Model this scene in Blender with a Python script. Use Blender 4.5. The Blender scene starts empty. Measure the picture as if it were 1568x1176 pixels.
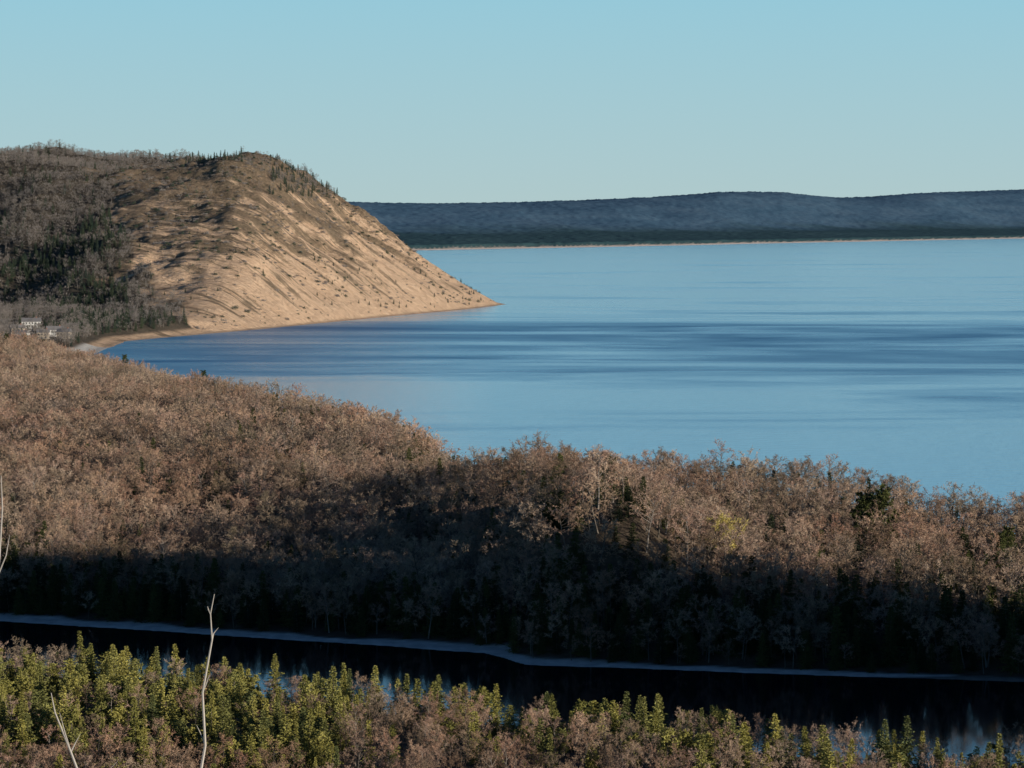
import bpy, math, random
import numpy as np
from mathutils import Vector

rng = np.random.default_rng(7)
scene = bpy.context.scene
SUN_EL = math.radians(10.0)
SUN_H = np.array([0.85, -0.527])

# ------------------------------------------------------------------ noise
def hash2(ix, iy, seed):
    n = (ix.astype(np.int64) * 374761393 + iy.astype(np.int64) * 668265263 + seed * 1274126177) & 0x7fffffff
    n = ((n ^ (n >> 13)) * 1274126177) & 0x7fffffff
    return ((n ^ (n >> 16)) & 0xffff) / 65535.0
def vnoise(x, y, seed=0):
    x = np.asarray(x, float); y = np.asarray(y, float)
    ix = np.floor(x); iy = np.floor(y)
    fx = x - ix; fy = y - iy
    fx = fx*fx*(3-2*fx); fy = fy*fy*(3-2*fy)
    a = hash2(ix, iy, seed); b = hash2(ix+1, iy, seed)
    c = hash2(ix, iy+1, seed); d = hash2(ix+1, iy+1, seed)
    return (a*(1-fx)+b*fx)*(1-fy)+(c*(1-fx)+d*fx)*fy
def fbm(x, y, seed=0, oct=4):
    v = 0; a = 0.5; t = 0
    for i in range(oct):
        v = v + a*vnoise(x*2**i, y*2**i, seed+i*17); t += a; a *= 0.5
    return v/t
def sstep(a, b, x):
    t = np.clip((x-a)/(b-a), 0, 1); return t*t*(3-2*t)
def smin(a, b, k):
    h = np.clip(0.5+0.5*(b-a)/k, 0, 1)
    return b*(1-h)+a*h-k*h*(1-h)

# ------------------------------------------------------------------ polygons
def edge_dist(X, Y, pts, closed=True):
    D = np.full(X.shape, 1e12)
    n = len(pts)
    for i in range(n if closed else n-1):
        x0, y0 = pts[i]; x1, y1 = pts[(i+1) % n]
        dx, dy = x1-x0, y1-y0
        t = np.clip(((X-x0)*dx+(Y-y0)*dy)/(dx*dx+dy*dy), 0, 1)
        D = np.minimum(D, (X-x0-t*dx)**2+(Y-y0-t*dy)**2)
    return np.sqrt(D)
def inside(X, Y, pts):
    c = np.zeros(X.shape, bool); n = len(pts)
    for i in range(n):
        x0, y0 = pts[i]; x1, y1 = pts[(i+1) % n]
        if y0 == y1: continue
        cond = ((y0 > Y) != (y1 > Y)) & (X < (x1-x0)*(Y-y0)/(y1-y0)+x0)
        c ^= cond
    return c
def sdist(X, Y, pts):
    d = edge_dist(X, Y, pts)
    return np.where(inside(X, Y, pts), d, -d)

HEAD_SHORE = [(-316,2750),(-273,2864),(-214,3044),(-148,3248),(-72,3457),(-30,3600),(-8,3694)]
BACK_SHORE = [(-8,3694),(-35,3860),(-150,4250),(-500,5000),(-1200,6000),(-3500,6400)]
POND_FAR = [(900,620),(500,640),(250,660),(133,682),(60,697),(4,708),(-8,727),(-50,745),(-153,785),(-260,800),(-420,790)]
MICH = [(-352,2659),(-378,2588),(-374,2440),(-371,2361),(-390,2272),(-345,2150),(-245,1850),(-165,1600),(-85,1420),(-25,1250),(0,1090),(100,1040),(170,950),(300,900),(600,850),(900,840)]
MAIN = POND_FAR + [(-3500,900),(-3500,6400)] + BACK_SHORE[::-1][1:] + HEAD_SHORE[::-1][1:] + MICH
FORE = [(-3500,-600),(-3500,760),(-420,745),(-250,725),(-130,697),(-80,668),(-20,632),(40,602),(90,574),(130,555),(250,540),(600,520),(900,520),(2600,500),(2600,-600)]
FOOT = [(-316,2750),(-520,2900),(-800,3050),(-1500,3200),(-3500,3300)]
HILL = HEAD_SHORE + BACK_SHORE[1:] + FOOT[::-1]
SANDP = [(-316,2750),(-375,2850),(-450,3050),(-500,3300),(-585,3650),(-560,3900),(-300,4300),(200,4000),(200,3500),(-100,3000)]
FAR = [(-6000,6800),(-2500,8900),(-333,10080),(600,11650),(1500,13350),(3137,16130),(9000,24000),(9000,60000),(-20000,60000)]

CTRL = np.array([(167,854,8),(87,920,17),(30,955,17),(-6,990,16),(-25,1060,9),(-52,1141,18),(-100,1323,17),(-175,1459,15),(-250,1700,11),
 (-350,2100,7),(-300,1300,14),(-150,1010,13),(-200,880,9),(-90,860,9),(-60,800,7),(-30,910,18),(60,800,15),(110,760,13),(20,760,14),
 (-260,1500,14),(-420,2300,8),(-420,2550,9),(-520,2800,15),(-700,2950,20),(-300,1000,12),(-420,1800,9),(-600,2400,14),(300,760,10),(200,780,10)], float)
CAP = np.array([(-394,3530,208),(-330,3600,210),(-300,3850,198),(-230,3850,185),(-120,3850,150),(-480,3700,190),(-560,3850,196),(-660,3950,212),(-800,4050,203),(-950,4100,188)], float)
def idw(X, Y, C, k):
    num = 0; den = 0
    for x, y, z in C:
        w = 1.0/((X-x)**2+(Y-y)**2+k*k)**2
        num = num+w*z; den = den+w
    return num/den

def terrain(X, Y):
    X = np.asarray(X, float); Y = np.asarray(Y, float)
    sm = sdist(X, Y, MAIN) + 3.0*(fbm(X/25, Y/25, 3, 3)-0.5)
    sf = sdist(X, Y, FORE) + 4.0*(fbm(X/20, Y/20, 5, 3)-0.5)
    s = np.maximum(sm, sf)
    z = np.where(s > 0, 0.25*np.clip(s/4, 0, 1)+0.02*np.clip(s, 0, 20), -4*np.clip(-s/15, 0, 1)-0.02)
    zb = idw(X, Y, CTRL, 36)*(0.85+0.3*fbm(X/90, Y/90, 11, 3))
    # spur with a hollow on its lee (west) side
    xs = 8-20*sstep(760, 990, Y)+8*(fbm(Y/60, Y*0, 13, 2)-.5)
    west = (1-sstep(-30, 4, X-xs))*(1-sstep(975, 1050, Y))*sstep(-200, -110, X)
    spur = np.exp(-((X-xs-20)/22)**2)*sstep(730, 780, Y)*(1-sstep(950, 1005, Y))
    hollow = 4+7*sstep(890, 1020, Y)
    zb = zb*(1-west)+np.minimum(hollow, zb)*west
    zb = zb+np.clip(24.5+.055*np.clip(950-Y, 0, 200)-zb, 0, 30)*spur
    zm = zb*sstep(5, 45, sm)
    # headland
    s_sea = edge_dist(X, Y, HEAD_SHORE+BACK_SHORE[1:], False)
    s_foot = edge_dist(X, Y, FOOT, False)
    inh = inside(X, Y, HILL)
    tc = 0.315*X+0.949*Y
    cap = idw(X, Y, CAP, 60)+20*(fbm(X/110, Y/110, 21, 5)-0.5)
    gul = (fbm(tc/75, s_sea/300, 31, 5)-0.5)
    sea = np.clip(s_sea-9, 0, None)
    hh = smin(0.67*sea+gul*50*np.clip(sea/110, 0, 1), 0.31*s_foot+30*(fbm(X/160, Y/160, 41, 3)-0.5)*np.clip(s_foot/150, 0, 1), 22)
    hh = smin(hh, cap, 22)
    rid = 1-np.abs(2*fbm(tc/80, s_sea/190, 45, 5)-1)
    hh = hh+(28*(fbm(X/70, Y/110, 43, 5)-.5)+28*(rid-.8))*np.clip((sea-40)/110, 0, 1)
    hh = np.where(inh, np.clip(hh, 0, None), 0)
    z = z + np.where(sm > 0, np.maximum(zm, 0)*np.where(inh, np.clip(1-s_foot/60, 0, 1), 1) + hh, 0)
    # near land, camera dune
    zf = 3.5*sstep(4, 60, sf)+1.5*fbm(X/30, Y/30, 51, 3)*sstep(4, 40, sf)
    dune = np.clip(118.3-0.56*(Y-3)-5*sstep(0, 120, Y)*fbm(X/40, Y/40, 61, 3), 0, 118.3)
    z = z+np.where(sf > 0, zf, 0)
    z = np.where((sf > 0) & (Y < 300), np.maximum(z, dune), z)
    # unseen dune hill, added and shaped to shadow the pond and its bank
    a = X*0.85-Y*0.527; q = X*0.527+Y*0.85
    hq = np.interp(q, [440,500,525,562,580,600,625,648,658,672,690,730,800], [0,10,60,142,137,130,126,120,104,66,48,24,0])
    kn = hq*np.exp(-0.5*((a-70)/88)**2)
    z = np.where(kn > 1.0, np.maximum(z, kn-1.0), z)
    s = np.where(kn > 3, np.maximum(s, 10), s)
    return z, s, s_sea, inh, s_foot, sm, sf

# ------------------------------------------------------------------ materials
def newmat(name):
    m = bpy.data.materials.new(name); m.use_nodes = True
    nt = m.node_tree; nt.nodes.clear()
    o = nt.nodes.new('ShaderNodeOutputMaterial'); b = nt.nodes.new('ShaderNodeBsdfPrincipled')
    nt.links.new(b.outputs[0], o.inputs[0])
    b.inputs['Specular IOR Level'].default_value = 0.1
    b.inputs['Roughness'].default_value = 0.9
    return m, nt, b
def ramp(nt, stops, fac):
    r = nt.nodes.new('ShaderNodeValToRGB')
    el = r.color_ramp.elements
    while len(el) > 1: el.remove(el[-1])
    el[0].position = stops[0][0]; el[0].color = (*stops[0][1], 1)
    for p, c in stops[1:]:
        e = el.new(p); e.color = (*c, 1)
    nt.links.new(fac, r.inputs[0]); return r.outputs[0]
def math_n(nt, op, a, b=None, clamp=False):
    n = nt.nodes.new('ShaderNodeMath'); n.operation = op; n.use_clamp = clamp
    for i, v in enumerate((a, b)):
        if v is None: continue
        if isinstance(v, (int, float)): n.inputs[i].default_value = v
        else: nt.links.new(v, n.inputs[i])
    return n.outputs[0]
def mix_n(nt, fac, a, b, typ='MIX'):
    n = nt.nodes.new('ShaderNodeMix'); n.data_type = 'RGBA'; n.blend_type = typ
    for s, v in ((n.inputs[0], fac), (n.inputs[6], a), (n.inputs[7], b)):
        if isinstance(v, (int, float)): s.default_value = v
        elif isinstance(v, tuple): s.default_value = (*v, 1)
        else: nt.links.new(v, s)
    return n.outputs[2]
def noise_n(nt, vec, scale, detail=4, rough=0.55, dist=0.0):
    n = nt.nodes.new('ShaderNodeTexNoise'); n.inputs['Scale'].default_value = scale
    n.inputs['Detail'].default_value = detail; n.inputs['Roughness'].default_value = rough
    n.inputs['Distortion'].default_value = dist
    if vec is not None: nt.links.new(vec, n.inputs['Vector'])
    return n.outputs[0]
def attr(nt, name, vec=False):
    n = nt.nodes.new('ShaderNodeAttribute'); n.attribute_name = name
    return n.outputs['Vector'] if vec == 'v' else (n.outputs['Color'] if vec else n.outputs['Fac'])
def pos(nt):
    return nt.nodes.new('ShaderNodeNewGeometry').outputs['Position']
def mapping(nt, vec, sc, rot=(0,0,0)):
    m = nt.nodes.new('ShaderNodeMapping'); m.inputs['Scale'].default_value = sc; m.inputs['Rotation'].default_value = rot
    nt.links.new(vec, m.inputs[0]); return m.outputs[0]

def plant_mat(name, cols, rough=0.85, patch=None):
    m, nt, b = newmat(name)
    oi = nt.nodes.new('ShaderNodeObjectInfo')
    n = len(cols)
    c = ramp(nt, [(i/(n-1), cc) for i, cc in enumerate(cols)], oi.outputs['Random'])
    if patch:
        pn = math_n(nt, 'MULTIPLY', math_n(nt, 'SUBTRACT', noise_n(nt, pos(nt), .018, 3), .45), 5.0, True)
        c = mix_n(nt, pn, c, patch, 'MULTIPLY')
        pn = math_n(nt, 'MULTIPLY', math_n(nt, 'SUBTRACT', noise_n(nt, mapping(nt, pos(nt), (1.3,1.1,1)), .011, 3), .5), 6.0, True)
        c = mix_n(nt, pn, c, (.70,.74,.72), 'MULTIPLY')
    nz = noise_n(nt, pos(nt), 0.9, 2)
    v = math_n(nt, 'MULTIPLY_ADD', nz, 0.9); v.node.inputs[2].default_value = 0.55
    c2 = mix_n(nt, 1.0, c, v, 'MULTIPLY')
    nt.links.new(c2, b.inputs['Base Color']); b.inputs['Roughness'].default_value = rough
    return m
M_bark = plant_mat('bark', [(.10,.085,.07),(.20,.17,.14),(.08,.07,.055),(.13,.11,.09),(.28,.25,.22)])
M_twig = plant_mat('twigs', [(.36,.26,.175),(.54,.395,.28),(.42,.27,.20),(.25,.195,.13),(.62,.47,.35),(.21,.16,.115),(.43,.32,.25),(.50,.34,.26)], patch=(1.0,.86,.81))
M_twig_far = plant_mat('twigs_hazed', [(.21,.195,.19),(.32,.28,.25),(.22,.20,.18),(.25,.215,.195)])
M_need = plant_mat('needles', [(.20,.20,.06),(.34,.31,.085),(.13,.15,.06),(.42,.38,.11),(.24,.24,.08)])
M_need_d = plant_mat('dark_needles', [(.04,.055,.022),(.11,.12,.04),(.03,.042,.025)])  # dark conifers; the low tone also stands in for deeper bank shade
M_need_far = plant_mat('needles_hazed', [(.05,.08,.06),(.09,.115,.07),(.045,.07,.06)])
M_bud = plant_mat('spring_buds', [(.58,.48,.15),(.52,.42,.13)])

# ------------------------------------------------------------------ tree builders
class MB:
    def __init__(s): s.v = []; s.f = []; s.m = []
    def tube(s, pts, rad, n, mi):
        pts = [np.array(p, float) for p in pts]; base = len(s.v)
        for i, p in enumerate(pts):
            d = pts[min(i+1, len(pts)-1)]-pts[max(i-1, 0)]; d = d/(np.linalg.norm(d)+1e-9)
            u = np.cross(d, (0.3, 0.9, 0.1)); u /= np.linalg.norm(u)+1e-9; w = np.cross(d, u)
            for k in range(n):
                a = 2*math.pi*k/n
                s.v.append(p+rad[i]*(math.cos(a)*u+math.sin(a)*w))
        for i in range(len(pts)-1):
            for k in range(n):
                a = base+i*n+k; b = base+i*n+(k+1) % n
                s.f.append((a, b, b+n, a+n)); s.m.append(mi)
    def tri(s, p, q, w, mi, R):
        d = q-p; r = R.normal(size=3); u = np.cross(d, r); u /= np.linalg.norm(u)+1e-9
        b = len(s.v); s.v += [p-u*w*0.5, p+u*w*0.5, q]; s.f.append((b, b+1, b+2)); s.m.append(mi)
    def mesh(s, name, mats):
        me = bpy.data.meshes.new(name); me.from_pydata([tuple(map(float, v)) for v in s.v], [], s.f)
        for m in mats: me.materials.append(m)
        me.polygons.foreach_set('material_index', s.m); me.update(); return me
def unit(v): return v/(np.linalg.norm(v)+1e-9)

def hardwood(name, seed, H=16, spread=4.6, mats=None, low=0.35, dens=1.0, tw=0.125, nt_=6):
    R = np.random.default_rng(seed); B = MB()
    lean = R.normal(0, 0.06, 2); tp = []
    for i in range(7):
        t = i/6; tp.append(np.array([lean[0]*H*t+R.normal(0, .2)*t, lean[1]*H*t+R.normal(0, .2)*t, H*0.84*t]))
    B.tube(tp, [0.22*(1-.85*i/6)+0.02 for i in range(7)], 4, 0)
    nl = int(13*dens)
    for l in range(nl):
        t = low+(0.99-low)*((l+R.random())/nl); f = t*6; i = min(int(f), 5)
        p = tp[i]*(1-(f-i))+tp[i+1]*(f-i)
        az = l*2.4+R.normal(0, .4); el = math.radians(R.uniform(5, 36)+22*t*t)
        L = spread*(0.40+0.78*math.sin(math.pi*min(1, (t-low)/(1-low)*0.72+0.22)))*R.uniform(.7, 1.15)
        d = np.array([math.cos(az)*math.cos(el), math.sin(az)*math.cos(el), math.sin(el)])
        pts = [p]
        for k in range(3):
            d = unit(d+np.array([0, 0, .09])+R.normal(0, .16, 3)); pts.append(pts[-1]+d*L/3)
        B.tube(pts, [.09, .065, .04, .02], 3, 0)
        for sb in range(6):
            tt = R.uniform(.25, 1)**.8*3; i = min(int(tt), 2); q = pts[i]*(1-(tt-i))+pts[i+1]*(tt-i)
            dd = unit(d+R.normal(0, .75, 3)); SL = L*R.uniform(.25, .42); e = q+dd*SL
            B.tri(q, e, .07, 1, R)
            for tg in range(nt_):
                g = q+(e-q)*R.uniform(.15, 1); gd = unit(dd+R.normal(0, .9, 3))
                ge = g+gd*R.uniform(.5, 1.1); B.tri(g, ge, tw, 1, R)
                for x in range(2):
                    h = g+(ge-g)*R.uniform(.2, .9); B.tri(h, h+unit(gd+R.normal(0, 1.0, 3))*R.uniform(.3, .75), tw*.85, 1, R)
    return B.mesh(name, mats)

def spruce(name, seed, H=12, R0=2.3, mats=None, gap=0.1, power=.85, low=.06):
    R = np.random.default_rng(seed); B = MB()
    B.tube([(0,0,0), (R.normal(0,.1), 0, H*.5), (R.normal(0,.15), R.normal(0,.15), H*.98)], [.17, .1, .015], 5, 0)
    z = H*low; ph = 0
    while z < H*.99:
        t = z/H; Rz = R0*((1-t)**power)*R.uniform(.55, 1.2)+.08
        n = int(5+5*(1-t)); ph += 1.1
        for k in range(n):
            if R.random() < gap: continue
            az = ph+k*2*math.pi/n+R.normal(0, .25); L = Rz*R.uniform(.55, 1.25)
            droop = R.uniform(-.28, .12)+.35*t
            d = np.array([math.cos(az), math.sin(az), droop]); o = np.array([0, 0, z+R.normal(0, .08)])
            m = max(2, int(L/.38))
            for j in range(m):
                f = (j+.6)/m; c = o+d*L*f
                side = np.array([-math.sin(az), math.cos(az), 0])
                for sg in (-1, 1):
                    B.tri(c+R.normal(0, .05, 3), c+(d*.35+side*sg*R.uniform(.25, .55)*(1.15-f))*1.1+np.array([0, 0, R.uniform(-.25, .12)]), R.uniform(.24, .42), 1, R)
            B.tri(o+d*L*.75, o+d*L*1.08, .24, 1, R)
        z += R.uniform(.26, .40)*(.75+.35*(1-t))
    B.tri(np.array([0, 0, H*.95]), np.array([0, 0, H*1.03]), .1, 1, R)
    return B.mesh(name, mats)

def pine(name, seed, H=15, R0=3.6, mats=None, nk=24):
    R = np.random.default_rng(seed); B = MB()
    B.tube([(0,0,0), (.1,0,H*.5), (R.normal(0,.3), R.normal(0,.3), H*.95)], [.25, .16, .03], 6, 0)
    for l in range(38):
        t = .16+.82*l/38; z = H*t; az = l*2.4+R.normal(0, .3)
        L = R0*math.sin(math.pi*(.18+.8*(1-(t-.16)/.84)*.62))*R.uniform(.6, 1.15)
        d = unit(np.array([math.cos(az), math.sin(az), R.uniform(.05, .5)])); e = np.array([0,0,z])+d*L
        B.tube([(0,0,z), e], [.06, .02], 3, 0)
        for cl in range(7):
            c = np.array([0,0,z])+d*L*R.uniform(.3, 1.02)+R.normal(0, .3, 3)
            for k in range(nk):
                dd = unit(R.normal(0, 1, 3)+np.array([0, 0, .3])); B.tri(c+dd*.1, c+dd*R.uniform(.35, .8), .28, 1, R)
    return B.mesh(name, mats)

def shrub(name, seed, mats, r=1.6, h=1.6, n=170):
    R = np.random.default_rng(seed); B = MB()
    for k in range(7):
        d = unit(np.array([R.normal(), R.normal(), 1.2])); B.tube([(0,0,0), d*h*.8], [.05, .02], 3, 0)
    for k in range(n):
        d = unit(np.array([R.normal(), R.normal(), abs(R.normal())])); p = d*np.array([r, r, h])*R.uniform(.35, .9)
        B.tri(p, p+unit(d+R.normal(0, .6, 3))*R.uniform(.3, .7), .28, 1, R)
    return B.mesh(name, mats)

def coll(name, meshes):
    c = bpy.data.collections.new(name)
    for i, me in enumerate(meshes):
        c.objects.link(bpy.data.objects.new('%s_%02d' % (name, i), me))
    return c
HS = [16,17.5,15,18,14.5,16.5]; SS = [4.6,5.2,4.3,5.4,4.8,4.0]; LS = [.33,.4,.28,.42,.3,.4]
hw = [hardwood('hardwood%d' % i, 100+i, H=HS[i], spread=SS[i], low=LS[i], mats=[M_bark, M_twig]) for i in range(6)]
hw2 = [hardwood('hardwoodm%d' % i, 150+i, H=HS[i], spread=SS[i], low=LS[i], mats=[M_bark, M_twig], tw=.20, nt_=3) for i in range(5)]
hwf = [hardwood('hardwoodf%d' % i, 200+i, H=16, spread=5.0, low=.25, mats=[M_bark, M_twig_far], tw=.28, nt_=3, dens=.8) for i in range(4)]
sp = [spruce('spruce%d' % i, 300+i, H=[12,11,13,10,12.5,9][i], R0=[3.3,2.6,3.5,3.3,2.4,3.4][i], power=[.75,.65,.8,.6,.8,.5][i], mats=[M_bark, M_need]) for i in range(6)]
bush = [pine('cedar%d' % i, 360+i, H=[10,8.5][i], R0=[2.9,3.1][i], mats=[M_bark, M_need], nk=10) for i in range(2)]
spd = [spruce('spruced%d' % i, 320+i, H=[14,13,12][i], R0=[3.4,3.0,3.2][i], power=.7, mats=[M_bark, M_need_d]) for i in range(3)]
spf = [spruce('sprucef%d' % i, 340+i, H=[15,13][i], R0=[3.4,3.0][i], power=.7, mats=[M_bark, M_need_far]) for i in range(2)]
C_hw = coll('hardwood_kinds', hw); C_hw2 = coll('mid_hardwood_kinds', hw2); C_hwf = coll('pale_hardwood_kinds', hwf)
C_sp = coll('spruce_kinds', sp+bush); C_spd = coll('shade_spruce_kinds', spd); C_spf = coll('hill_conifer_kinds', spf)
C_sh = coll('shrub_kinds', [shrub('shrub%d' % i, 400+i, [M_bark, M_need_far if i == 1 else M_twig_far], r=[2.8,2.0,2.0][i], h=[1.2,2.2,2.2][i]) for i in range(3)])

def scatter(name, C, P, scale, zs=None):
    n = len(P)
    if n == 0: return
    k = len(C.objects)
    me = bpy.data.meshes.new(name); me.vertices.add(n); me.vertices.foreach_set('co', np.asarray(P, np.float32).ravel())
    a = me.attributes.new('rot', 'FLOAT_VECTOR', 'POINT')
    r = np.zeros((n, 3), np.float32); r[:, 2] = rng.random(n)*6.283; r[:, :2] = rng.normal(0, .04, (n, 2)); a.data.foreach_set('vector', r.ravel())
    a = me.attributes.new('scl', 'FLOAT_VECTOR', 'POINT'); s = np.repeat(np.asarray(scale)[:, None], 3, 1).astype(np.float32)
    s[:, 2] *= rng.uniform(.85, 1.14, n)*(1 if zs is None else zs)
    a.data.foreach_set('vector', s.ravel())
    a = me.attributes.new('idx', 'INT', 'POINT'); a.data.foreach_set('value', rng.integers(0, k, n).astype(np.int32))
    ob = bpy.data.objects.new(name, me); scene.collection.objects.link(ob)
    g = bpy.data.node_groups.new(name+'_nodes', 'GeometryNodeTree'); g.is_modifier = True
    g.interface.new_socket('Geometry', in_out='INPUT', socket_type='NodeSocketGeometry')
    g.interface.new_socket('Geometry', in_out='OUTPUT', socket_type='NodeSocketGeometry')
    N = g.nodes; L = g.links
    gi = N.new('NodeGroupInput'); go = N.new('NodeGroupOutput'); ip = N.new('GeometryNodeInstanceOnPoints')
    ci = N.new('GeometryNodeCollectionInfo'); ci.inputs['Collection'].default_value = C
    ci.inputs['Separate Children'].default_value = True; ci.inputs['Reset Children'].default_value = True
    ip.inputs['Pick Instance'].default_value = True
    def na(nm, t):
        x = N.new('GeometryNodeInputNamedAttribute'); x.data_type = t; x.inputs['Name'].default_value = nm
        return [o for o in x.outputs if o.enabled and o.name == 'Attribute'][0]
    L.new(gi.outputs[0], ip.inputs['Points']); L.new(ci.outputs[0], ip.inputs['Instance'])
    L.new(na('idx', 'INT'), ip.inputs['Instance Index']); L.new(na('rot', 'FLOAT_VECTOR'), ip.inputs['Rotation'])
    L.new(na('scl', 'FLOAT_VECTOR'), ip.inputs['Scale']); L.new(ip.outputs[0], go.inputs[0])
    md = ob.modifiers.new('scatter', 'NODES'); md.node_group = g
    return ob

def jgrid(x0, x1, y0, y1, g, ulim=0.27):
    xs = np.arange(x0, x1, g); ys = np.arange(y0, y1, g)
    X, Y = np.meshgrid(xs, ys); X = X.ravel()+rng.uniform(-.55, .55, X.size)*g; Y = Y.ravel()+rng.uniform(-.55, .55, Y.size)*g
    k = np.abs(X) < ulim*Y; return X[k], Y[k]

# ------------------------------------------------------------------ terrain meshes
def grid_mesh(name, rows, cols, mat, fn):
    R, Cc = np.meshgrid(rows, cols, indexing='ij')
    X = Cc*np.maximum(R, 500); Y = R
    Z, attrs = fn(X, Y)
    nr, nc = X.shape
    me = bpy.data.meshes.new(name); me.vertices.add(nr*nc)
    me.vertices.foreach_set('co', np.stack([X, Y, Z], -1).astype(np.float32).ravel())
    i = np.arange(nr*nc).reshape(nr, nc)
    q = np.stack([i[:-1, :-1], i[:-1, 1:], i[1:, 1:], i[1:, :-1]], -1).reshape(-1, 4)
    nf = len(q); me.loops.add(nf*4); me.loops.foreach_set('vertex_index', q.astype(np.int32).ravel())
    me.polygons.add(nf); me.polygons.foreach_set('loop_start', (np.arange(nf)*4).astype(np.int32))
    me.polygons.foreach_set('use_smooth', np.ones(nf, bool))
    for k, (t, v) in attrs.items():
        a = me.attributes.new(k, t, 'POINT')
        if t == 'FLOAT': a.data.foreach_set('value', v.astype(np.float32).ravel())
        elif t == 'FLOAT_VECTOR': a.data.foreach_set('vector', v.astype(np.float32).ravel())
    me.materials.append(mat); me.update(calc_edges=True); me.validate()
    ob = bpy.data.objects.new(name, me); scene.collection.objects.link(ob); return ob

cols = np.concatenate([np.linspace(-2.6, -.28, 50)[:-1], np.linspace(-.28, .28, 640), np.linspace(.28, 2.6, 50)[1:]])

M_ground, nt, b = newmat('forest_floor')
p = pos(nt); n1 = noise_n(nt, p, .25, 6); n2 = noise_n(nt, p, .03, 4)
floor = ramp(nt, [(.3,(.05,.035,.025)),(.5,(.10,.07,.05)),(.7,(.16,.12,.08))], n1)
floor = mix_n(nt, n2, floor, (.08,.065,.045))
sandc = ramp(nt, [(.3,(.40,.38,.35)),(.7,(.64,.60,.54))], n1)
c = mix_n(nt, attr(nt, 'sand'), floor, sandc); nt.links.new(c, b.inputs['Base Color'])
bp = nt.nodes.new('ShaderNodeBump'); bp.inputs['Strength'].default_value = .5; bp.inputs['Distance'].default_value = 1.0
nt.links.new(n1, bp.inputs['Height']); nt.links.new(bp.outputs[0], b.inputs['Normal'])

def near_fn(X, Y):
    z, s, ss, inh, sf_, sm, sf = terrain(X, Y)
    w = np.where(Y > 2000, 24, np.where(X < 0, 9, 6)*(.4+1.2*fbm(X/18, Y/18, 23, 2)))
    sand = np.where(s < 60, 1-sstep(w*.8, w*1.1, s), 0)*(np.where(Y > 690, 1, .25))
    dune = (Y < 300)*sstep(.45, .6, fbm(X/14, Y/14, 71, 4))
    return z, {'sand': ('FLOAT', np.clip(sand+dune*.8, 0, 1))}
rows = np.concatenate([np.linspace(-600, 0, 20)[:-1], np.linspace(0, 420, 120)[:-1], np.exp(np.arange(math.log(420), math.log(2450), .0027)), [2450.0]])
ground = grid_mesh('ground', rows, cols, M_ground, near_fn)

M_bluff, nt, b = newmat('bluff_sand_and_scrub')
p = pos(nt); sv = attr(nt, 'slopeuv', 'v')
nA = noise_n(nt, mapping(nt, sv, (.05, .0065, 1)), 1.0, 8, .70, .5)
nB = noise_n(nt, p, .03, 9, .74)
nC = noise_n(nt, mapping(nt, sv, (.35, .05, 1)), 1.0, 5, .6)
mm = math_n(nt, 'ADD', math_n(nt, 'MULTIPLY', nA, .62), math_n(nt, 'MULTIPLY', nB, .38))
mm = math_n(nt, 'ADD', mm, math_n(nt, 'SUBTRACT', attr(nt, 'vegp'), .98))
mask = math_n(nt, 'MULTIPLY', mm, 16.0, True)
sand = ramp(nt, [(.3,(.56,.37,.235)),(.5,(.77,.53,.35)),(.72,(.88,.65,.45))], nC)
veg = ramp(nt, [(.3,(.09,.08,.055)),(.5,(.17,.135,.09)),(.7,(.33,.23,.155))], noise_n(nt, p, .12, 6, .7))
c = mix_n(nt, math_n(nt, 'MULTIPLY', mask, .86), sand, veg)
fl = ramp(nt, [(.35,(.09,.08,.06)),(.65,(.15,.12,.09))], nB)
c = mix_n(nt, attr(nt, 'sand'), fl, c)
nt.links.new(c, b.inputs['Base Color'])
bp = nt.nodes.new('ShaderNodeBump'); bp.inputs['Strength'].default_value = 1.0; bp.inputs['Distance'].default_value = 7.0
nt.links.new(math_n(nt, 'ADD', nC, math_n(nt, 'MULTIPLY', nB, 1.3)), bp.inputs['Height']); nt.links.new(bp.outputs[0], b.inputs['Normal'])

def sandmask(X, Y):
    d = sdist(X, Y, SANDP)+110*(fbm(X/60, Y/60, 81, 5)-.5)
    return sstep(-6, 6, d)
def head_fn(X, Y):
    z, s, ss, inh, s_foot, sm, sf = terrain(X, Y)
    sand = sandmask(X, Y)*inh
    sand = np.maximum(sand, np.where((s > -30), 1-sstep(16, 24, s), 0))
    vegp = .472+.07*sstep(40, 120, z)+.08*sstep(130, 195, z)-.12*(1-sstep(10, 45, ss))
    tc = .315*X+.949*Y
    return z, {'sand': ('FLOAT', sand), 'vegp': ('FLOAT', vegp), 'slopeuv': ('FLOAT_VECTOR', np.stack([tc, ss, z*0], -1))}
rows = np.concatenate([np.exp(np.arange(math.log(2450), math.log(4300), .0011)), np.linspace(4310, 6600, 50)])
rows[0] = 2450.0
headland = grid_mesh('headland_bluff', rows, cols, M_bluff, head_fn)

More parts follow.
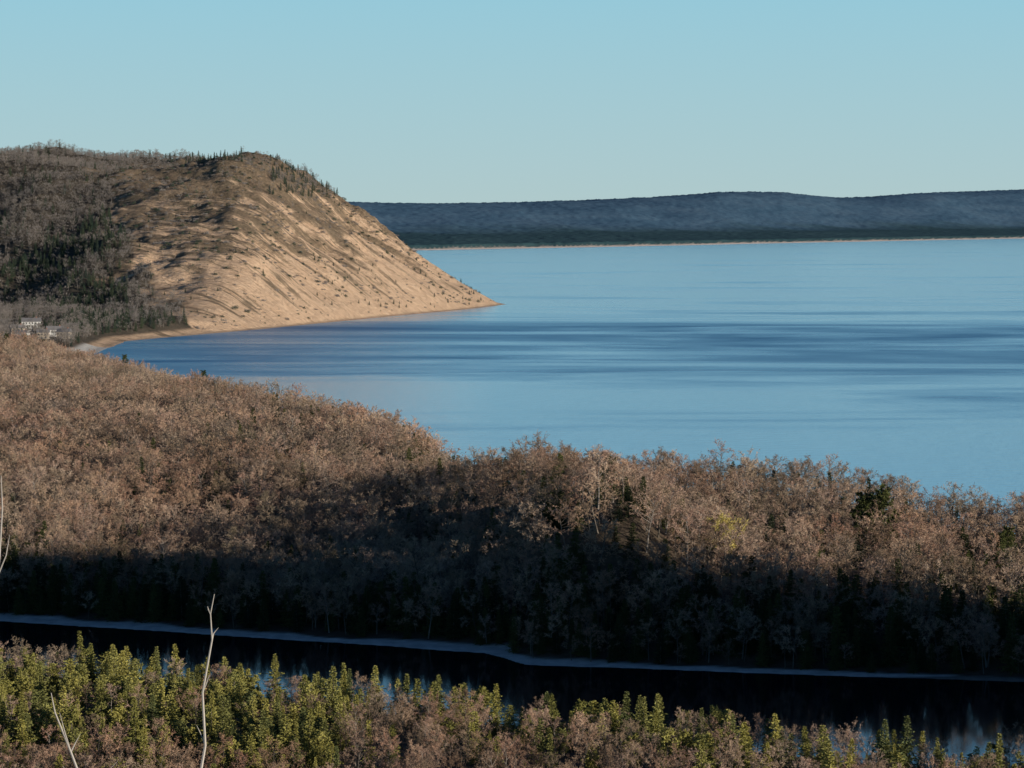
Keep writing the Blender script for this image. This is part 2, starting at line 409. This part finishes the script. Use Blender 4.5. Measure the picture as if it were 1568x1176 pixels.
M_far, nt, b = newmat('hazed_wooded_hills')
p = pos(nt)
nf = noise_n(nt, mapping(nt, p, (.003, .0009, .02)), 1.0, 5, .55)
nf2 = noise_n(nt, mapping(nt, p, (.035, .010, .1)), 1.0, 4, .75)
nf = math_n(nt, 'ADD', math_n(nt, 'MULTIPLY', nf, .5), math_n(nt, 'MULTIPLY', nf2, .5))
hill = ramp(nt, [(.36,(.052,.115,.18)),(.5,(.078,.152,.225)),(.64,(.112,.19,.26))], nf)  # bluish aerial haze painted into the base colours of the hills
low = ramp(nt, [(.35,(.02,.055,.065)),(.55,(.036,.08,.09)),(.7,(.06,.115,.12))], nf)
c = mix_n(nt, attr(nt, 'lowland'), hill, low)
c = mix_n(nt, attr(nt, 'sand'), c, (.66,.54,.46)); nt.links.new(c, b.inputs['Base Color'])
CRU = np.array([-.3,-.12,-.0456,0,.029,.0536,.0784,.103,.123,.135,.16,.175,.194,.3,2])
CRY = np.array([305,303,307,306,302,297,289,290,299,299,291,290,287,295,300.])
def far_fn(X, Y):
    e = sdist(X, Y, FAR)+60*(fbm(X/300, Y/300, 91, 3)-.5)
    u = X/np.maximum(Y, 1)
    dsh = np.interp(X, [p_[0] for p_ in FAR[:7]], [p_[1] for p_ in FAR[:7]])
    crest = 120+(335-np.interp(u, CRU, CRY))/4033*(dsh+3600)
    can = (8+14*sstep(2600, 3300, e))*(fbm(X/24, Y/80, 93, 3)-.5)*sstep(20, 80, e)
    z = np.where(e > 0, 3*np.clip(e/15, 0, 1)+16*sstep(70, 95, e)+32*sstep(60, 1100, e)+(crest-50)*sstep(900, 2700, e)*(.80+.2*sstep(1800, 3400, e)), -5)
    z = z+sstep(600, 1500, e)*42*(fbm(X/600, Y/900, 95, 3)-.5)*(1-.6*sstep(2200, 2900, e))+np.where(e > 0, can, 0)
    z = z*(1-.4*sstep(3600, 6000, e)*(e > 0))
    sand = 1-sstep(62, 76, e)
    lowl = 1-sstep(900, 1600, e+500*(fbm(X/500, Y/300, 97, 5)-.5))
    return z, {'sand': ('FLOAT', sand), 'lowland': ('FLOAT', lowl)}
rows = np.exp(np.arange(math.log(9000), math.log(30000), .0026))
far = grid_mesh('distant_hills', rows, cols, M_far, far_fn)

# ------------------------------------------------------------------ water
def water_mat(name, calm):
    m, nt, b = newmat(name)
    b.inputs['IOR'].default_value = 1.33; b.inputs['Specular IOR Level'].default_value = .5
    p = pos(nt)
    if calm:
        b.inputs['Base Color'].default_value = (.004,.006,.012,1); b.inputs['Roughness'].default_value = .07
        w = noise_n(nt, mapping(nt, p, (.5, .9, 1)), 1.0, 3)
        st, di = .03, .12
    else:
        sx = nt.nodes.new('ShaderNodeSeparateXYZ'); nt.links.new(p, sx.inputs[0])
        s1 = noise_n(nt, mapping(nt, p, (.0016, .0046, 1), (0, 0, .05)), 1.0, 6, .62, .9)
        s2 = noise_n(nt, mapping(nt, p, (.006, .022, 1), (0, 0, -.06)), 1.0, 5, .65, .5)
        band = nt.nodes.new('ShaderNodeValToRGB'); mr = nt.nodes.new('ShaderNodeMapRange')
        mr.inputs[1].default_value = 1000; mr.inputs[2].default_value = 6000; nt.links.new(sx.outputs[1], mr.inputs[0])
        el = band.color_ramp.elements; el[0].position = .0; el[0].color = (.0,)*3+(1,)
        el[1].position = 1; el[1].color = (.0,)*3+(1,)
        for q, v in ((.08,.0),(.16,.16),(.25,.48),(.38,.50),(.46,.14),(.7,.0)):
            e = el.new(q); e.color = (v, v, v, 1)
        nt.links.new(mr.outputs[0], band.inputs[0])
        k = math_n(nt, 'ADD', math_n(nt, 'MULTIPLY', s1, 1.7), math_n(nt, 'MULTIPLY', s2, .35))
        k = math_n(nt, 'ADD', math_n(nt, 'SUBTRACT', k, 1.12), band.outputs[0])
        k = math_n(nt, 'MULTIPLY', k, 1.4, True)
        c = mix_n(nt, k, (.24,.66,.92), (.014,.15,.35)); nt.links.new(c, b.inputs['Base Color'])  # smooth water painted pale for the sky it reflects, ruffled water dark
        r = math_n(nt, 'MULTIPLY_ADD', k, .30); r.node.inputs[2].default_value = .12
        nt.links.new(r, b.inputs['Roughness'])
        w = noise_n(nt, mapping(nt, p, (.09, .2, 1)), 1.0, 4, .6); st, di = .42, .9
    bp = nt.nodes.new('ShaderNodeBump'); bp.inputs['Strength'].default_value = st; bp.inputs['Distance'].default_value = di
    nt.links.new(w, bp.inputs['Height']); nt.links.new(bp.outputs[0], b.inputs['Normal'])
    return m
def sheet(name, x0, x1, y0, y1, mat):
    me = bpy.data.meshes.new(name); me.from_pydata([(x0,y0,0),(x1,y0,0),(x1,y1,0),(x0,y1,0)], [], [(0,1,2,3)])
    me.materials.append(mat); ob = bpy.data.objects.new(name, me); scene.collection.objects.link(ob); return ob
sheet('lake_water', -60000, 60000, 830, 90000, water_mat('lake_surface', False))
sheet('pond_water', -2500, 860, 450, 829.99, water_mat('pond_surface', True))

# ------------------------------------------------------------------ forests
X, Y = jgrid(-480, 420, 680, 1500, 6.9, .245); z, s, ss, inh, sft, sm, sf = terrain(X, Y)
k = (sm > np.where(X < 0, 12, 8)) & (z > .3); X, Y, z, sm = X[k], Y[k], z[k], sm[k]
pc = .05+.5*(sm < 34)*(fbm(X/20, Y/20, 7, 2) > .36)+.5*((X < -125) & (Y < 900) & (fbm(X/25, Y/25, 9, 2) > .5))+.36*((Y < 900) & (X > 10))*(fbm(X/26, Y/26, 8, 2) > .52)+.3*(fbm(X/40, Y/60, 28, 3) > .66)
con = rng.random(len(X)) < pc
P = np.stack([X, Y, z-.2], -1)
big = fbm(X/60, Y/60, 12, 3)
sc = rng.uniform(.66, 1.18, len(X))*(.85+.35*big)
nearr = Y < 1040
scatter('bare_hardwood_forest', C_hw, P[~con & nearr], sc[~con & nearr], .84)
scatter('ridge_hardwood_forest', C_hw2, P[~con & ~nearr], sc[~con & ~nearr], .84)
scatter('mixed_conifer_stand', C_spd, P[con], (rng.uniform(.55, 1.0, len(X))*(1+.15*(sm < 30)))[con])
# close-grown fringe on the pond bank
X, Y = jgrid(-260, 240, 680, 860, 4.3, .245); z, s, ss, inh, sft, sm, sf = terrain(X, Y)
k = (sm > np.where(X < 0, 9, 5.5)) & (sm < 34) & (z > .3); X, Y, z, sm = X[k], Y[k], z[k], sm[k]
P = np.stack([X, Y, z-.2], -1); con = rng.random(len(X)) < .64
sc = rng.uniform(.7, 1.15, len(X))*(.6+.4*sstep(5, 18, sm))
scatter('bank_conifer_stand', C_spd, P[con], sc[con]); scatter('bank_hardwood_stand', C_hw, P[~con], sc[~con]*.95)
X, Y = jgrid(-800, 0, 1500, 2900, 7.2, .25); z, s, ss, inh, sft, sm, sf = terrain(X, Y)
k = (sm > 26) & (z > .3) & ~inh; X, Y, z = X[k], Y[k], z[k]; P = np.stack([X, Y, z-.2], -1)
con = rng.random(len(X)) < (.04+.5*((Y > 2550) & (X > -470)))
near = (Y < 2250)
vill = (np.abs(X+.181*Y) < 26) & (Y > 2330) & (Y < 2800) & (rng.random(len(X)) < .6)
sc = rng.uniform(.7, .95, len(X))
scatter('shoreline_hardwood_forest', C_hw2, P[~con & near], sc[~con & near])
scatter('lowland_hardwood_forest', C_hwf, P[~con & ~near & ~vill], sc[~con & ~near & ~vill]*.8)
scatter('lowland_conifer_stand', C_spf, P[con & ~vill], sc[con & ~vill]*.8)
X, Y = jgrid(-1250, 100, 2750, 4500, 8.5, .25); z, s, ss, inh, sft, sm, sf = terrain(X, Y)
sd = sandmask(X, Y); k = inh & (s > 25) & (sd < .5); X1, Y1, z1 = X[k], Y[k], z[k]
P = np.stack([X1, Y1, z1-.3], -1)
con = (rng.random(len(X1)) < .07+.62*(((X1/Y1 < -.146) & (z1 < 125) & (z1 > 20)) & (fbm(X1/80, Y1/150, 14, 5) > .52)))
sc = rng.uniform(.7, 1.05, len(X1))
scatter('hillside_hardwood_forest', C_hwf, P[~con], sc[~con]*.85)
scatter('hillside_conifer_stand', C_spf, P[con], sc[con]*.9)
k = inh & (s > 25) & (sd >= .5)
X1, Y1, z1, ss1 = X[k], Y[k], z[k], ss[k]
top = np.maximum(sstep(120, 180, z1)*(fbm(X1/50, Y1/50, 15, 3) > .5), .7*sstep(-400, -500, X1)*(fbm(X1/40, Y1/70, 29, 3) > .5))
t = rng.random(len(X1)) < .42*top; P = np.stack([X1, Y1, z1-.3], -1)
scatter('bluff_top_trees', C_hwf, P[t], rng.uniform(.35, .62, t.sum()))
clump = ((X1/Y1 > -.092) & (X1/Y1 < -.066) & (z1 > 150)); ridge = (rng.random(len(X1)) < .5*clump+.30*((X1/Y1 > -.125) & (X1/Y1 < -.10) & (z1 > 196)))
scatter('bluff_top_conifers', C_spf, P[ridge], rng.uniform(.45, .8, ridge.sum()))
t = (rng.random(len(X1)) < .8*clump) & ~ridge
scatter('bluff_shoulder_trees', C_hwf, P[t], rng.uniform(.5, .85, t.sum()))
X, Y = jgrid(-700, 40, 2700, 4100, 6); z, s, ss, inh, sft, sm, sf = terrain(X, Y)
sd = sandmask(X, Y); k = inh & (s > 14) & (sd >= .5)
X, Y, z, ss = X[k], Y[k], z[k], ss[k]
d = .03+.24*(fbm(X/45, Y/45, 16, 4) > .54)+.45*sstep(50, 140, z)*(fbm(X/30, Y/60, 17, 3) > .5)
t = rng.random(len(X)) < d; P = np.stack([X, Y, z-.1], -1)
scatter('bluff_shrubs', C_sh, P[t], rng.uniform(.3, 1.0, t.sum())**1.5*1.8)
t = rng.random(len(X)) < .008+.09*((ss < 130) & (X > -260))*(fbm(X/25, Y/25, 19, 2) > .48); scatter('bluff_face_pines', C_spf, P[t], rng.uniform(.2, .55, t.sum()), .7)
X, Y = jgrid(-260, 240, 400, 725, 4.2, .28); z, s, ss, inh, sft, sm, sf = terrain(X, Y)
k = (sf > 4) & (z > .3) & (z < 60); X, Y, z, sf = X[k], Y[k], z[k], sf[k]; P = np.stack([X, Y, z-.1], -1)
pcon = np.where(X < -35, 1.0*(1-sstep(85, 135, sf)), .75*(1-sstep(28, 75, sf)))*np.clip(-.15+2.0*(fbm(X/16, Y/16, 18, 2)), .15, 1)+.07
con = rng.random(len(X)) < pcon
keep = rng.random(len(X)) < .66
scatter('spruce_grove', C_sp, P[con & keep], (rng.uniform(.38, 1.02, len(X))*(.75+.5*fbm(X/12, Y/12, 24, 2)))[con & keep])
scatter('bare_thicket', C_hw, P[~con & keep], rng.uniform(.34, .68, len(X))[~con & keep])
X, Y = jgrid(170, 620, 330, 800, 12, 2); z, *_ = terrain(X, Y); k = (z > 5) & (X > .3*Y)
scatter('shadow_knoll_forest', C_hw2, np.stack([X, Y, z], -1)[k], np.full(k.sum(), .5))  # trees covering the added shadow hill

def place(name, me, u, d, sc, dz=-.2):
    x = u*d; z = float(terrain(np.array([x]), np.array([float(d)]))[0][0])
    o = bpy.data.objects.new(name, me); o.location = (x, d, z+dz); o.scale = (sc,)*3; o.rotation_euler = (0, 0, random.random()*6)
    scene.collection.objects.link(o); return o
random.seed(4)
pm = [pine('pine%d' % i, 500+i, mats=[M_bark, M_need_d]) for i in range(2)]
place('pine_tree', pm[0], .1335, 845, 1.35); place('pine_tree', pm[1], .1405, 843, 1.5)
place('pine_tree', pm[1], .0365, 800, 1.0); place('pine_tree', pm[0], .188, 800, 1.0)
bud = hardwood('budding', 600, H=13, spread=4.8, mats=[M_bark, M_bud], tw=.15, nt_=6)
place('budding_tree', bud, .081, 765, 1.35)
for u, d in [(-.185,2230),(-.178,2235),(-.147,2120),(-.117,1900),(-.192,2220)]:
    place('pine_tree', pm[0], u, d, 1.0)
for u, d, sc in [(-.135,655,1.0),(-.148,650,1.05),(-.09,650,.95),(-.064,622,.95),(-.052,618,1.05),(-.036,610,1.1),(-.018,607,.9),(-.028,605,.8),(-.006,602,.95),(.05,570,1.05),(.088,560,1.0),(.118,545,1.1),(.15,545,1.1),(.185,535,1.0)]:
    place('spruce_tree', sp[random.randrange(6)], u, d, sc)

M_sap = plant_mat('pale_bark', [(.42,.38,.34),(.46,.42,.37)])
def sapling(name, pts, r, twigs, seed):
    R = np.random.default_rng(seed); B = MB(); n = len(pts)
    B.tube(pts, [r*(1-.8*i/(n-1)) for i in range(n)], 6, 0)
    for i, d, L in twigs:
        p = np.array(pts[i], float); d = unit(np.array(d, float)); B.tube([p, p+d*L*.5+R.normal(0, .01, 3), p+d*L+np.array([0, 0, .05*L])], [r*.4, r*.28, r*.08], 5, 0)
    me = B.mesh(name, [M_sap]); o = bpy.data.objects.new(name, me); scene.collection.objects.link(o)
def gz(x, y): return float(terrain(np.array([float(x)]), np.array([float(y)]))[0][0])-.1
g = gz(-2.45, 20)
sapling('bare_sapling', [(-2.45,20,g),(-2.40,20,115.6),(-2.33,20,116.0),(-2.35,20,116.4),(-2.28,20.02,116.8),(-2.29,20,117.0),(-2.26,20,117.15)], .015, [(2,(-.4,0,.9),.16),(4,(.5,.2,.9),.10),(5,(-.4,0,1),.06),(3,(.4,0,1),.14)], 1)
g = gz(-3.3, 20)
sapling('bare_sapling', [(-3.05,20,g),(-3.22,20,115.6),(-3.35,20,115.95),(-3.47,20,116.25),(-3.5,20,116.4)], .016, [(2,(-.3,0,1),.3),(1,(.6,0,.7),.35),(2,(.5,0,.9),.15),(1,(-.5,0,.6),.3)], 2)
g = gz(-3.9, 20)
sapling('bare_sapling', [(-3.95,20,g),(-3.93,20,116),(-3.9,20,117.3),(-3.87,20,117.8),(-3.88,20,118.05)], .016, [(2,(.3,0,1),.3)], 3)

def flat(name, col, rough=.7):
    m, nt, b = newmat(name); n = noise_n(nt, pos(nt), .8, 4)
    v = math_n(nt, 'MULTIPLY_ADD', n, .4); v.node.inputs[2].default_value = .8
    nt.links.new(mix_n(nt, 1.0, col, v, 'MULTIPLY'), b.inputs['Base Color']); b.inputs['Roughness'].default_value = rough; return m
M_wall = flat('white_siding', (.72,.70,.66)); M_wall2 = flat('tan_siding', (.50,.42,.33)); M_roof = flat('shingles', (.20,.19,.19)); M_glass = flat('window_glass', (.03,.04,.05), .1); M_brick = flat('chimney_brick', (.3,.16,.12))
def boxm(name, x0, x1, y0, y1, z0, z1, mat, par):
    v = [(x, y, z) for z in (z0, z1) for x, y in ((x0,y0),(x1,y0),(x1,y1),(x0,y1))]
    me = bpy.data.meshes.new(name); me.from_pydata(v, [], [(0,3,2,1),(4,5,6,7),(0,1,5,4),(1,2,6,5),(2,3,7,6),(3,0,4,7)])
    me.materials.append(mat); o = bpy.data.objects.new(name, me); o.parent = par; scene.collection.objects.link(o)
def house(name, x, y, w, dp, h, rot, wall):
    e = bpy.data.objects.new(name, None); scene.collection.objects.link(e)
    e.location = (x, y, gz(x, y)); e.rotation_euler = (0, 0, rot)
    boxm('walls', -w/2, w/2, -dp/2, dp/2, 0, h, wall, e)
    rh = dp*.38; o = .5
    v = [(-w/2-o,-dp/2-o,h+.01),(w/2+o,-dp/2-o,h+.01),(w/2+o,dp/2+o,h+.01),(-w/2-o,dp/2+o,h+.01),(-w/2-o,0,h+rh),(w/2+o,0,h+rh)]
    me = bpy.data.meshes.new('roof'); me.from_pydata(v, [], [(0,1,5,4),(2,3,4,5),(0,4,3),(1,2,5),(0,3,2,1)]); me.materials.append(M_roof)
    r = bpy.data.objects.new('roof', me); r.parent = e; scene.collection.objects.link(r)
    for fl in range(int(h//3)):
        for i in range(int(w//3)):
            xx = -w/2+1.6+i*3
            if fl == 0 and i == 1: boxm('door', xx-.5, xx+.5, -dp/2-.05, -dp/2+.1, 0, 2.1, M_roof, e); continue
            boxm('window', xx-.6, xx+.6, -dp/2-.04, -dp/2+.1, fl*3+1, fl*3+2.3, M_glass, e)
    boxm('chimney', w/4, w/4+.9, -.4, .5, h+rh*.5, h+rh+1.2, M_brick, e)
for u, y, w, d_, h, r, m in [(-.1825,2600,18,10,9,.1,M_wall),(-.1735,2480,16,10,6.2,.3,M_wall),(-.170,2440,12,9,6.2,-.2,M_wall2),(-.188,2520,14,9,6.2,.5,M_wall2),(-.178,2420,11,8,6.2,.1,M_wall2),(-.186,2400,12,8,6.2,-.3,M_wall)]:
    house('village_house', u*y, y, w, d_, h, r, m)

# ------------------------------------------------------------------ light, sky, camera
sd_ = Vector((SUN_H[0]*math.cos(SUN_EL), SUN_H[1]*math.cos(SUN_EL), math.sin(SUN_EL)))
L = bpy.data.lights.new('sun', 'SUN'); L.energy = 5.0; L.angle = math.radians(.5); L.color = (1, .90, .76)
lo = bpy.data.objects.new('sun', L); lo.rotation_euler = sd_.to_track_quat('Z', 'Y').to_euler(); scene.collection.objects.link(lo); lo.location = (0, 0, 400)
w = bpy.data.worlds.new('World'); scene.world = w; w.use_nodes = True; nt = w.node_tree; nt.nodes.clear()
o = nt.nodes.new('ShaderNodeOutputWorld'); bg = nt.nodes.new('ShaderNodeBackground'); sk = nt.nodes.new('ShaderNodeTexSky')
sk.sky_type = 'NISHITA'; sk.sun_disc = False; sk.sun_elevation = SUN_EL; sk.sun_rotation = math.atan2(SUN_H[0], SUN_H[1])
sk.air_density = 1.0; sk.dust_density = .2; sk.ozone_density = 1.5
tc = nt.nodes.new('ShaderNodeTexCoord'); sx = nt.nodes.new('ShaderNodeSeparateXYZ'); nt.links.new(tc.outputs['Generated'], sx.inputs[0])
grad = ramp(nt, [(0,(.43,.585,.60)),(.02,(.40,.585,.63)),(.085,(.30,.58,.70)),(.19,(.15,.41,.66)),(.30,(.02,.08,.22)),(1,(.003,.010,.045))], sx.outputs[2])
below = math_n(nt, 'MULTIPLY', math_n(nt, 'ADD', sx.outputs[2], .004), -200.0, True)
grad = mix_n(nt, below, grad, (.05,.06,.07))
sc_ = nt.nodes.new('ShaderNodeVectorMath'); sc_.operation = 'SCALE'; sc_.inputs['Scale'].default_value = 1/.12; nt.links.new(grad, sc_.inputs[0])
mx = mix_n(nt, .96, sk.outputs[0], sc_.outputs[0])
bg.inputs[1].default_value = .12
nt.links.new(mx, bg.inputs[0]); nt.links.new(bg.outputs[0], o.inputs[0])
cam = bpy.data.cameras.new('camera'); co = bpy.data.objects.new('camera', cam); scene.collection.objects.link(co)
co.location = (0, 0, 120); co.rotation_euler = (math.pi/2, 0, 0); cam.lens = 4033/1568*36; cam.sensor_width = 36; cam.shift_y = -253/1568
cam.clip_start = .5; cam.clip_end = 120000
scene.camera = co
scene.view_settings.view_transform = 'Standard'; scene.view_settings.look = 'None'; scene.view_settings.exposure = 0
